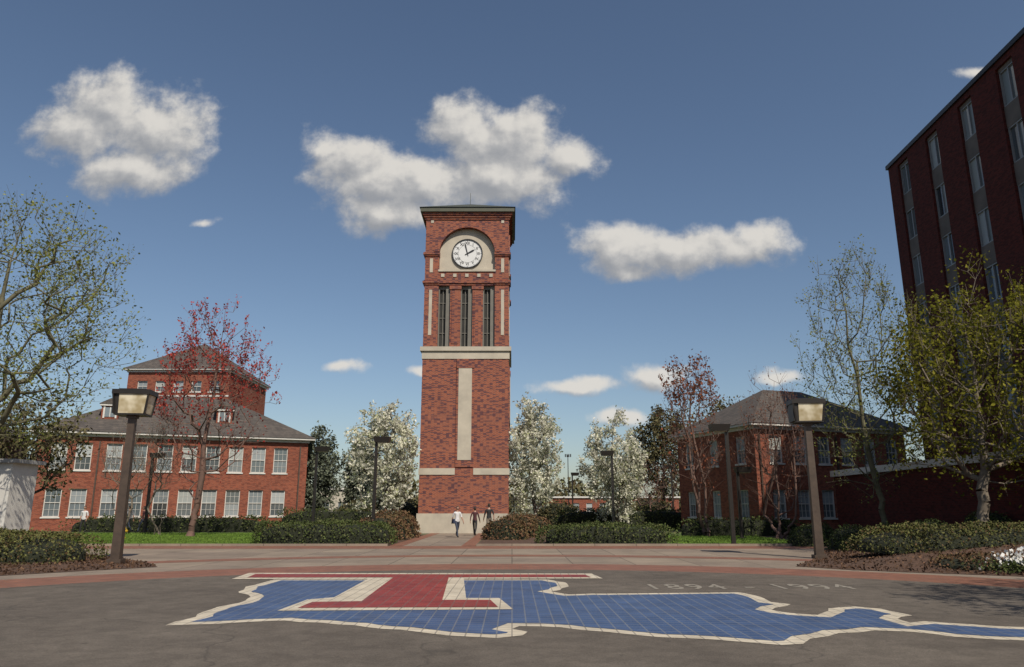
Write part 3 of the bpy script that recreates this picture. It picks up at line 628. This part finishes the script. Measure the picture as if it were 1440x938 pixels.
def hedge(name,x0,x1,y0,y1,h,leaf,size,dens,seed,z=0,rot=0,px=5):
    rs=np.random.RandomState(seed); e=empty(name,((x0+x1)/2,(y0+y1)/2,z),rot); a,b=(x1-x0)/2,(y1-y0)/2
    n=int(dens*((2*a+2*b)*h*2+4*a*b)); 
    u=rs.uniform(-1,1,(n,2)); wts=np.array([4*a*b,2*2*a*h,2*2*b*h]); f=rs.choice(3,n,p=wts/wts.sum())
    X=np.where(f==2,np.sign(u[:,0]),u[:,0]); Y=np.where(f==1,np.sign(u[:,1]),np.where(f==2,u[:,1],u[:,1])); 
    Z=np.where(f==0,1.0,rs.rand(n)); X=np.where(f==1,rs.uniform(-1,1,n),X)
    q=(np.abs(X)**px+np.abs(Y)**px+np.abs(Z)**px)**(1/px); X,Y,Z=X/q,Y/q,Z/q
    bumpf=1+.06*np.sin(X*a*2.1+seed)+.05*np.sin(Y*b*2.7+X*a*1.3)+.04*np.sin(X*a*5.3+seed*2)+rs.normal(size=n)*.04
    C=np.stack([X*a*(1+(bumpf-1)*.5),Y*b*(1+(bumpf-1)*.5),Z*h*bumpf],1)+rs.normal(size=(n,3))*size*.4
    C[:,2]=np.abs(C[:,2])
    quads_mesh('foliage',C,size,M[leaf],rs,aspect=.7,parent=e)
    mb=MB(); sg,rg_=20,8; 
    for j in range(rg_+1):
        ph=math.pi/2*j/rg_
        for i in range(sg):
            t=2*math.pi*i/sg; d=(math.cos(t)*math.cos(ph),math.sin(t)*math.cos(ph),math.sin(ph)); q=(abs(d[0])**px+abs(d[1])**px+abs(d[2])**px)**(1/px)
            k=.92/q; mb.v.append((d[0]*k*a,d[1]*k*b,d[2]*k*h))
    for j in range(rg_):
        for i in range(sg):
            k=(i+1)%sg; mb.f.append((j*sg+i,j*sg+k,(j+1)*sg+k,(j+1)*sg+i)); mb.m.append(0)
    mb.obj('shade_core',[M['core']],e); return e  # near-black shell, its colour stands in for shade deep in the foliage
hedge('boxwood_hedge',-11.7,-5.5,34,37,.95,'l_hedge',.09,170,1)
hedge('boxwood_hedge',1.35,7.3,34,37,.85,'l_hedge',.09,170,2)
for i,(x,y,w_,h_) in enumerate([(-6.9,40,1.5,1.2),(-6.6,43,1.3,1.3),(-.4,40.5,1.2,1.1),(.2,43.5,1.4,1.2),(-7.2,46,1.6,1.4),(1.0,46.2,1.4,1.2)]):
    hedge('nandina_shrub',x-w_,x+w_,y-.9,y+.9,h_,'l_nandina',.11,130,30+i,px=2.4)
hedge('foundation_hedge',-31,-16.5,52.4,53.6,1.0,'l_hedge',.12,70,3)
hedge('foundation_hedge',-17.5,-8.5,56,57.5,1.5,'l_hedge',.13,60,4)
hedge('foundation_hedge',3,15,58,60,1.5,'l_hedge',.14,50,5)
hedge('foundation_hedge',9.5,17.5,44.6,45.8,1.0,'l_hedge',.12,70,6,rot=.2)
for i,(x,y,w_,h_) in enumerate([(-10.5,60,1.8,2.6),(-12.5,61,1.8,2.2),(-8.6,60,1.5,2.3),(3.8,64,2,2.2),(12,68,2.5,2.6),(9.2,66,2,2.2)]):
    hedge('evergreen_shrub',x-w_,x+w_,y-1.2,y+1.2,h_,'l_dark',.18,50,50+i,px=2.3)
hedge('groundcover_hedge',-21,-12.5,20.6,24.8,.85,'l_olive',.07,260,7,z=.10,px=3)
for i,(x,y,w_,h_) in enumerate([(-19.2,27.0,1.1,.95),(-16.9,27.2,.9,.75),(-21.4,27.5,1.2,1.0),(-17.6,28.2,.8,.8),(-23.6,28.2,1.2,1.05)]):
    hedge('boxwood_shrub',x-w_,x+w_,y-.9,y+.9,h_,'l_hedge',.07,230,60+i,z=lz(x,y)-.1,px=2.4)
hedge('groundcover_hedge',10.4,20,22.0,25.4,.78,'l_olive',.07,260,8,z=.30,px=3)
for i,(x,y,w_,h_) in enumerate([(13.3,30,.9,.9),(14.6,29.4,.75,.8),(15.2,27.8,.75,.8),(12.9,33.5,.8,.9),(17.6,28.2,.7,.8),(14.2,36,.9,1.0)]):
    hedge('boxwood_shrub',x-w_,x+w_,y-.8,y+.8,h_,'l_hedge',.07,230,70+i,z=rz(x,y)-.1,px=2.4)
hedge('nandina_shrub',11.2,14.6,19.6,21.6,.35,'l_nandina',.07,230,80,z=.05,px=2.4)
rs=np.random.RandomState(9)
P=np.stack([rs.normal(13.0,.45,260),rs.normal(19.4,.25,260),np.abs(rs.normal(.28,.1,260))+.05],1); P[:,2]+=.05
fl=empty('flower_patch'); quads_mesh('petals',P,.085,M['l_flower'],rs,aspect=.9,parent=fl)
P2=np.stack([rs.normal(13.0,.5,1500),rs.normal(19.4,.3,1500),np.abs(rs.normal(.15,.08,1500))+.03],1); quads_mesh('leaves',P2,.08,M['l_hedge'],rs,parent=fl)
P=[]
for (PB,hh) in ((LB,.45),(RB,.88)):
    xs=rs.uniform(-19,-10,9000) if PB is LB else rs.uniform(8,19,9000); ys=rs.uniform(16.5,30,9000)
    I=in_poly(xs,ys,PB); z=berm_h(xs,ys,PB,hh,7); P.append(np.stack([xs[I],ys[I],z[I]+.035],1))
quads_mesh('leaf_litter',np.concatenate(P),.08,M['l_litter'],rs)
P=[]; n=42000
X=rs.uniform(-30,-9,n);Y=33.6+rs.rand(n)**1.3*16; P=np.stack([X,Y,np.full(n,.04)],1); quads_mesh('lawn_blades',P,.11,M['l_grass'],rs,aspect=.3,up=2.5,parent=D.objects['lawn'])
X=rs.uniform(5,14,12000);Y=33.8+rs.rand(12000)*11; P=np.stack([X,Y,np.full(12000,.04)],1); P=P[~((X<7.5)&(Y<37.2))]; quads_mesh('lawn_blades',P,.11,M['l_grass'],rs,aspect=.3,up=2.5,parent=D.objects['lawn.001'])
C=[]
for k in range(90):
    x=rs.uniform(-150,150); y=rs.uniform(160,215); h=rs.uniform(4,9.5); r=rs.uniform(4,7)
    m=220; d=rs.normal(size=(m,3)); d/=np.linalg.norm(d,axis=1)[:,None]; d*=rs.uniform(.5,1,(m,1)); C.append(np.stack([x+d[:,0]*r,y+d[:,1]*r,h*.5+d[:,2]*h*.5],1))
quads_mesh('distant_trees',np.concatenate(C),1.1,M['l_dark'],rs)

# ------------------------------------------------------------------ lamps
def big_lamp(name,x,y,z,H,rz_):
    e=empty(name,(x,y,z),rz_)
    m=MB(); b=.13; t=.10
    m.hexa([(-b,-b,.12),(b,-b,.12),(b,b,.12),(-b,b,.12),(-t,-t,H-.86),(t,-t,H-.86),(t,t,H-.86),(-t,t,H-.86)])
    m.box(-.2,.2,-.2,.2,0,.12); m.box(-.14,.14,-.14,.14,H-.86,H-.78)
    m.obj('post',[M['lampbrown']],e)
    m=MB(); w,d=.53,.38; zb,zt=H-.78,H-.14
    m.box(-w*.86,w*.86,-d*.86,d*.86,zb,zb+.05)
    m.box(-w*1.04,w*1.04,-d*1.04,d*1.04,zt,zt+.14)
    m.hexa([(-w*.8,-d*.8,zt+.14),(w*.8,-d*.8,zt+.14),(w*.8,d*.8,zt+.14),(-w*.8,d*.8,zt+.14),(-w*.74,-d*.7,zt+.18),(w*.74,-d*.7,zt+.18),(w*.74,d*.7,zt+.18),(-w*.74,d*.7,zt+.18)])
    for sx in (-1,1):
        for sy in (-1,1):
            x0,y0,x1,y1=sx*w*.82,sy*d*.82,sx*w*.97,sy*d*.97; q=.025
            m.hexa([(x0-q,y0-q,zb+.05),(x0+q,y0-q,zb+.05),(x0+q,y0+q,zb+.05),(x0-q,y0+q,zb+.05),(x1-q,y1-q,zt),(x1+q,y1-q,zt),(x1+q,y1+q,zt),(x1-q,y1+q,zt)])
    m.box(-w*.98,-w*.66,-d*.84,d*.84,zb+.05,zt)
    m.obj('fixture_housing',[M['bronze']],e)
    m=MB(); a,c_=w*.80,d*.80; a2,c2=w*.94,d*.94
    m.hexa([(-w*.64,-c_,zb+.05),(a,-c_,zb+.05),(a,c_,zb+.05),(-w*.64,c_,zb+.05),(-w*.64,-c2,zt),(a2,-c2,zt),(a2,c2,zt),(-w*.64,c2,zt)])
    m.obj('lens',[M['lens']],e)
mm,nt,b=newmat('ivory_lamp_lens')
nt.links.new(ramp(nt,[(.35,(.32,.26,.15)),(.6,(.62,.57,.44))],noise(nt,2.2,2)),b.inputs['Base Color']); b.inputs['Roughness'].default_value=.2; M['lens']=mm
big_lamp('street_lamp',-11.75,22.9,lz(-11.75,22.9),5.15,.12); big_lamp('street_lamp',10.05,25.2,rz(10.05,25.2),5.2,-.1)
def post_lamp(x,y,H,side):
    e=empty('post_lamp',(x,y,0)); m=MB(); b=.085
    m.hexa([(-b,-b,.1),(b,-b,.1),(b,b,.1),(-b,b,.1),(-b*.8,-b*.8,H-.25),(b*.8,-b*.8,H-.25),(b*.8,b*.8,H-.25),(-b*.8,b*.8,H-.25)]); m.box(-.18,.18,-.18,.18,0,.1)
    m.obj('post',[M['bronze']],e); m=MB()
    x0,x1=sorted((-side*.14,side*.75)); m.hexa([(x0+.06,-.24,H-.3),(x1-.08,-.24,H-.3),(x1-.08,.24,H-.3),(x0+.06,.24,H-.3),(x0,-.28,H),(x1,-.28,H),(x1,.28,H),(x0,.28,H)]); m.obj('shoebox_head',[M['bronze']],e)
    m=MB(); m.box(x0+.2,x1-.15,-.18,.18,H-.33,H-.303); m.obj('lens',[M['lens']],e)
for x,y,H,sd in ((-12.0,46,5.3,1),(-7.2,39.6,5.3,1),(-16.5,76,5.3,1),(6.6,49.5,5.3,-1),(6.4,80,5.3,1),(9.7,33.6,5.3,-1),(14,66,5.3,-1),(12.3,41,3.8,1),(-24,50,5.2,1),(-23.3,32.2,6.0,1)):
    post_lamp(x,y,H,sd)
m=MB(); lathe(m,[(.12,0),(.09,5),(.07,12)],seg=8); 
for a in range(4): m.box(-.6+a*.35,-.4+a*.35,-.1,.1,11.6,12.2)
o=m.obj('antenna_mast',[M['bronze']]); o.location=(11.2,150,0)  # far antenna pole with small boxes across its top
m=MB(); lathe(m,[(.001,0),(.17,0),(.17,.05),(.11,.06),(.105,.42),(.14,.43),(.14,.47),(.12,.5),(.10,.58),(.05,.64),(.035,.65),(.035,.70),(.001,.70)],seg=20)
for ax,l in (('x',.18),('x',-.18),('y',-.18)):
    s_=1 if l>0 else -1; lathe(m,[(.05,0),(.05,s_*.15),(.065,s_*.15),(.065,s_*.2),(.02,s_*.2),(.02,s_*.23),(.001,s_*.23)],seg=12,axis=ax,o=(0,0,.36))
o=m.obj('fire_hydrant',[plainc('yellow_paint',(.55,.36,.03),.45)],smooth=False); o.location=(-21.0,41.3,0); o.scale=(1.15,1.15,1.15)

# ------------------------------------------------------------------ people
skin=plainc('skin',(.36,.20,.14),.5)
def person(name,loc,heading,H,shirt,pants,hair,stride=.3,ph=1,female=False,bag=None,sleeve='short'):
    e=empty(name,loc,heading); k=H/1.75
    V=[];E=[];R=[];T=[]
    def add(p,r,par=None,tag=0):
        V.append(tuple(x*k for x in p)); R.append(r*k if not isinstance(r,tuple) else (r[0]*k,r[1]*k)); i=len(V)-1
        if par is not None: E.append((par,i)); T.append(tag)
        return i
    fm=.9 if female else 1
    pel=add((0,0,.96),(.15,.11)); wa=add((0,.01,1.12),(.125*fm,.095),pel,1); ch=add((0,.01,1.32),(.155*fm,.11),wa,1); nb=add((0,0,1.46),(.075,.07),ch,1); nk=add((0,.01,1.54),.052,nb,3); add((0,.02,1.60),.05,nk,3)
    for sg in (-1,1):
        s_=stride*sg*ph
        hp=add((sg*.095,0,.90),.088,pel,0); kn=add((sg*.10,s_*.55+.05,.50),.062,hp,0)
        back=s_<0; an=add((sg*.10,s_*1.05-(.05 if back else 0),.10+(.10 if back else 0)),.042,kn,0)
        hl=add((sg*.10,V[an][1]/k+.03,.045+(.09 if back else 0)),.038,an,4); add((sg*.115,V[an][1]/k+.19,.035+(.0 if back else .01)),.034,hl,4)
        w=-s_*.8
        sh=add((sg*.185*fm,0,1.42),.062,ch,1); el=add((sg*.245,w*.35-.03,1.14),.044,sh,1)
        wr=add((sg*.255,w*1.0+.06,.90),.029,el,3 if sleeve=='short' else 1); pm=add((sg*.255,w*1.12+.07,.83),(.022,.034),wr,3)
        py=V[pm][1]/k
        for q in range(4):
            dy=-.028+q*.018; f1=add((sg*.257,py+dy,.785),.0095,pm,3); add((sg*.247,py+dy+.012,.745+.006*abs(q-1.5)),.008,f1,3)
        t1=add((sg*.245,py+.045,.83),.011,wr,3); add((sg*.238,py+.06,.79),.009,t1,3)
    me=D.meshes.new('body'); me.from_pydata(V,E,[]); o=D.objects.new('body',me); S.collection.objects.link(o); o.parent=e
    o.modifiers.new('Skin','SKIN'); sv=me.skin_vertices[0].data
    for i,r in enumerate(R): sv[i].radius=r if isinstance(r,tuple) else (r,r)
    sv[0].use_root=True
    o.modifiers.new('Sub','SUBSURF').levels=1
    bpy.context.view_layer.update(); dg=bpy.context.evaluated_depsgraph_get(); nm=D.meshes.new_from_object(o.evaluated_get(dg)); o.modifiers.clear()
    mats=[pants,shirt,hair,skin,M['black']]; nm.materials.clear(); [nm.materials.append(x) for x in mats]
    VA=np.array(V)
    for p in nm.polygons:
        c=np.array(p.center); best=1e9;bt=0
        for (a,b),t in zip(E,T):
            A=VA[a];B=VA[b];dd=B-A;tt=np.clip(np.dot(c-A,dd)/max(1e-9,np.dot(dd,dd)),0,1); L_=np.linalg.norm(c-A-dd*tt)
            if L_<best: best=L_;bt=t
        if bt==1 and c[2]<.98*k and abs(c[0])<.17*k: bt=0
        if bt==0 and c[2]>.93*k and abs(c[0])<.2*k: bt=1
        p.material_index=bt; p.use_smooth=True
    o.data=nm
    m=MB(); sg,rn=20,16; hx,hy,hz=.078*k,.098*k,.122*k; cz=1.655*k
    def hd(sc,tag,cond=lambda x,y,z:True):
        b=len(m.v)
        for j in range(rn+1):
            phi=-math.pi/2+math.pi*j/rn
            for i in range(sg):
                t=2*math.pi*i/sg; x=math.cos(phi)*math.sin(t);y=math.cos(phi)*math.cos(t);z=math.sin(phi)
                yy=y; xx=x
                if z<0: xx=x*(1+.22*z); yy=y*(1+.08*z)
                if tag==3 and y>.6:
                    if abs(x)<.2 and -.35<z<.1: yy+=.16*(1-abs(x)/.2)*(1-abs(z+.2)/.35)
                    if .1<abs(x)<.5 and 0<z<.2: yy-=.06
                m.v.append((xx*hx*sc,(yy*hy+.02*k)*1 if sc==1 else yy*hy*sc+.014*k,z*hz*sc+cz))
        for j in range(rn):
            for i in range(sg):
                phi=-math.pi/2+math.pi*(j+.5)/rn; t=2*math.pi*(i+.5)/sg; c=(math.cos(phi)*math.sin(t),math.cos(phi)*math.cos(t),math.sin(phi))
                if cond(*c): kk=(i+1)%sg; m.f.append((b+j*sg+i,b+j*sg+kk,b+(j+1)*sg+kk,b+(j+1)*sg+i)); m.m.append(tag)
    hd(1,3); lowz=-.75 if female else -.35
    hd(1.10,2,lambda x,y,z: z>.55 or (y<.25 and z>lowz) or (abs(x)>.8 and z>.15))
    for s_ in (-1,1):
        x=s_*.03*k; m.box(x-.011*k,x+.011*k,.108*k,.114*k,cz+.002*k,cz+.014*k,4)
        x=s_*.08*k; m.box(x-.01*k,x+.01*k,.0,.035*k,cz-.03*k,cz+.03*k,3)
    m.box(-.024*k,.024*k,.103*k,.110*k,cz-.062*k,cz-.052*k,4)
    m.obj('head',mats,e,smooth=True,fix=False)
    if bag is not None:
        m=MB()
        m.hexa([(.17*k,-.2*k,.78*k),(.30*k,-.2*k,.78*k),(.30*k,.16*k,.78*k),(.17*k,.16*k,.78*k),(.18*k,-.17*k,1.05*k),(.27*k,-.17*k,1.05*k),(.27*k,.13*k,1.05*k),(.18*k,.13*k,1.05*k)])
        o=m.obj('bag',[plainc('navy_canvas',(.02,.03,.07))],e); bv=o.modifiers.new('b','BEVEL'); bv.width=.03; bv.segments=2
    return e
c_=plainc
white=c_('white_cotton',(.62,.62,.64)); blackc=c_('black_cotton',(.015,.015,.018)); denim=c_('dark_denim',(.035,.045,.075)); khaki=c_('khaki',(.16,.13,.10)); maroon=c_('maroon_knit',(.07,.02,.025)); hairb=c_('brown_hair',(.03,.018,.012)); gray=c_('grey_cotton',(.2,.2,.22))
person('walking_student',(-3.1,43.2,.012),math.radians(205),1.68,white,denim,hairb,.34,1,bag='side')
person('walking_student',(-2.2,45.2,.012),math.radians(-10),1.66,maroon,blackc,hairb,.28,-1,female=True,sleeve='long')
person('walking_student',(-1.38,45.8,.012),math.radians(15),1.85,blackc,khaki,hairb,.26,1)
person('walking_student',(-25.4,50.6,.005),math.radians(80),1.75,gray,denim,hairb,.25,1)
person('walking_student',(-24.6,50.9,.005),math.radians(100),1.70,maroon,denim,hairb,.25,-1,female=True)
person('walking_student',(-28.3,50.4,.005),math.radians(180),1.72,white,blackc,hairb,.1,1)

# ------------------------------------------------------------------ sky, sun, camera
az=math.radians(154); el=math.radians(46)
sd=Vector((math.sin(az)*math.cos(el),math.cos(az)*math.cos(el),math.sin(el)))
sun=D.lights.new('sun','SUN'); sun.energy=4.8; sun.angle=math.radians(.5); sun.color=(1,.90,.75)
so=D.objects.new('sun',sun); S.collection.objects.link(so); so.rotation_euler=sd.to_track_quat('Z','Y').to_euler(); so.location=(0,0,60)
wd=D.worlds.new('World'); S.world=wd; wd.use_nodes=True; nt=wd.node_tree; nt.nodes.clear()
wd.cycles.sampling_method='MANUAL'; wd.cycles.sample_map_resolution=256
sky=N(nt,'ShaderNodeTexSky',sky_type='NISHITA'); sky.sun_disc=False; sky.sun_elevation=el; sky.sun_rotation=az; sky.air_density=1.0; sky.dust_density=1.0; sky.ozone_density=1.8
bg=N(nt,'ShaderNodeBackground'); bg.inputs[1].default_value=.090; nt.links.new(sky.outputs[0],bg.inputs[0])
CL=[(-.607,.586,.085,.062),(-.533,.545,.084,.072),(-.644,.545,.074,.047),(-.553,.487,.078,.04),(-.279,.522,.047,.035),(-.235,.495,.07,.04),(-.198,.475,.083,.045),(-.125,.465,.093,.051),(-.063,.539,.069,.065),(0,.527,.079,.064),(-.021,.465,.114,.051),(.084,.505,.052,.037),(-.175,.42,.095,.034),(.153,.366,.066,.038),(.234,.361,.098,.036),(.325,.366,.075,.031),(.172,.331,.05,.019),(-.439,.408,.024,.013),(-.222,.187,.036,.016),(-.132,.18,.024,.013),(.09,.164,.085,.017),(.195,.177,.052,.021),(.365,.171,.045,.014),(.144,.117,.06,.014),(.701,.642,.045,.015)]
tc=N(nt,'ShaderNodeTexCoord'); sp=N(nt,'ShaderNodeSeparateXYZ'); nt.links.new(tc.outputs['Generated'],sp.inputs[0])
ym=N(nt,'ShaderNodeMath',operation='MAXIMUM'); nt.links.new(sp.outputs[1],ym.inputs[0]); ym.inputs[1].default_value=.05
d1=N(nt,'ShaderNodeMath',operation='DIVIDE'); nt.links.new(sp.outputs[0],d1.inputs[0]); nt.links.new(ym.outputs[0],d1.inputs[1])
d2=N(nt,'ShaderNodeMath',operation='DIVIDE'); nt.links.new(sp.outputs[2],d2.inputs[0]); nt.links.new(ym.outputs[0],d2.inputs[1])
cb=N(nt,'ShaderNodeCombineXYZ'); nt.links.new(d1.outputs[0],cb.inputs[0]); nt.links.new(d2.outputs[0],cb.inputs[1])
g=nt
nz=N(g,'ShaderNodeTexNoise'); nz.inputs['Scale'].default_value=9; nz.inputs['Detail'].default_value=3; g.links.new(cb.outputs[0],nz.inputs['Vector'])
sb=N(g,'ShaderNodeVectorMath',operation='SUBTRACT'); g.links.new(nz.outputs['Color'],sb.inputs[0]); sb.inputs[1].default_value=(.5,.5,.5)
wv=N(g,'ShaderNodeVectorMath',operation='MULTIPLY_ADD'); g.links.new(sb.outputs[0],wv.inputs[0]); wv.inputs[1].default_value=(.07,.05,0); g.links.new(cb.outputs[0],wv.inputs[2])
prev=None; prevh=None
for (a,b,ra,rb) in CL:
    top_=1.0 if ra>.05 and rb>.018 else .72
    s1=N(g,'ShaderNodeVectorMath',operation='SUBTRACT'); g.links.new(wv.outputs[0],s1.inputs[0]); s1.inputs[1].default_value=(a,b,0)
    m1=N(g,'ShaderNodeVectorMath',operation='MULTIPLY'); g.links.new(s1.outputs[0],m1.inputs[0]); m1.inputs[1].default_value=(1/ra,1/rb,0)
    l1=N(g,'ShaderNodeVectorMath',operation='LENGTH'); g.links.new(m1.outputs[0],l1.inputs[0])
    o1=N(g,'ShaderNodeMath',operation='SUBTRACT'); o1.inputs[0].default_value=top_; g.links.new(l1.outputs['Value'],o1.inputs[1])
    s2=N(g,'ShaderNodeVectorMath',operation='ADD'); g.links.new(m1.outputs[0],s2.inputs[0]); s2.inputs[1].default_value=(.012/ra,.022/rb,0)
    l2=N(g,'ShaderNodeVectorMath',operation='LENGTH'); g.links.new(s2.outputs[0],l2.inputs[0])
    o2=N(g,'ShaderNodeMath',operation='SUBTRACT'); o2.inputs[0].default_value=top_; g.links.new(l2.outputs['Value'],o2.inputs[1])
    if prev is None: prev=o1.outputs[0]; prevh=o2.outputs[0]
    else:
        x=N(g,'ShaderNodeMath',operation='SMOOTH_MAX'); g.links.new(prev,x.inputs[0]); g.links.new(o1.outputs[0],x.inputs[1]); x.inputs[2].default_value=.25; prev=x.outputs[0]
        x=N(g,'ShaderNodeMath',operation='SMOOTH_MAX'); g.links.new(prevh,x.inputs[0]); g.links.new(o2.outputs[0],x.inputs[1]); x.inputs[2].default_value=.25; prevh=x.outputs[0]
def fb(vec,scale,det,rough):
    n2=N(g,'ShaderNodeTexNoise'); n2.inputs['Scale'].default_value=scale; n2.inputs['Detail'].default_value=det; n2.inputs['Roughness'].default_value=rough; g.links.new(vec,n2.inputs['Vector']); return n2.outputs['Fac']
def mth(op,a,b,c=None):
    x=N(g,'ShaderNodeMath',operation=op)
    for i,v in enumerate((a,b,c)):
        if v is None: continue
        if hasattr(v,'is_linked'): g.links.new(v,x.inputs[i])
        else: x.inputs[i].default_value=v
    return x.outputs[0]
nA=fb(cb.outputs[0],14,7,.62)
of=N(nt,'ShaderNodeVectorMath',operation='ADD'); nt.links.new(cb.outputs[0],of.inputs[0]); of.inputs[1].default_value=(.010,.018,0)
nB=fb(of.outputs[0],14,3,.55)
dens=mth('ADD',mth('MAXIMUM',prev,-2),mth('MULTIPLY_ADD',nA,2.1,-1.05))
al=N(nt,'ShaderNodeMapRange',interpolation_type='SMOOTHSTEP'); nt.links.new(dens,al.inputs[0]); al.inputs[1].default_value=-.25; al.inputs[2].default_value=.50; al.inputs[4].default_value=.95
sh0=mth('ADD',mth('MULTIPLY',mth('SUBTRACT',prev,prevh),.9),mth('MULTIPLY',mth('SUBTRACT',nA,nB),2.2))
sh=N(nt,'ShaderNodeMapRange',interpolation_type='SMOOTHSTEP'); nt.links.new(sh0,sh.inputs[0]); sh.inputs[1].default_value=-.6; sh.inputs[2].default_value=.6
cc_=ramp(nt,[(0,(.32,.33,.35)),(.5,(.48,.475,.47)),(1,(.72,.69,.64))],sh.outputs[0])
bc=N(nt,'ShaderNodeBackground'); nt.links.new(cc_,bc.inputs[0]); bc.inputs[1].default_value=1
ms=N(nt,'ShaderNodeMixShader'); nt.links.new(al.outputs[0],ms.inputs[0]); nt.links.new(bg.outputs[0],ms.inputs[1]); nt.links.new(bc.outputs[0],ms.inputs[2])
ow=N(nt,'ShaderNodeOutputWorld'); nt.links.new(ms.outputs[0],ow.inputs[0])
cam=D.cameras.new('camera'); co=D.objects.new('camera',cam); S.collection.objects.link(co); S.camera=co
cam.sensor_width=36; cam.lens=26.0; cam.clip_end=5000; co.location=(0,0,1.6); co.rotation_euler=(math.radians(90+13.3),0,0)
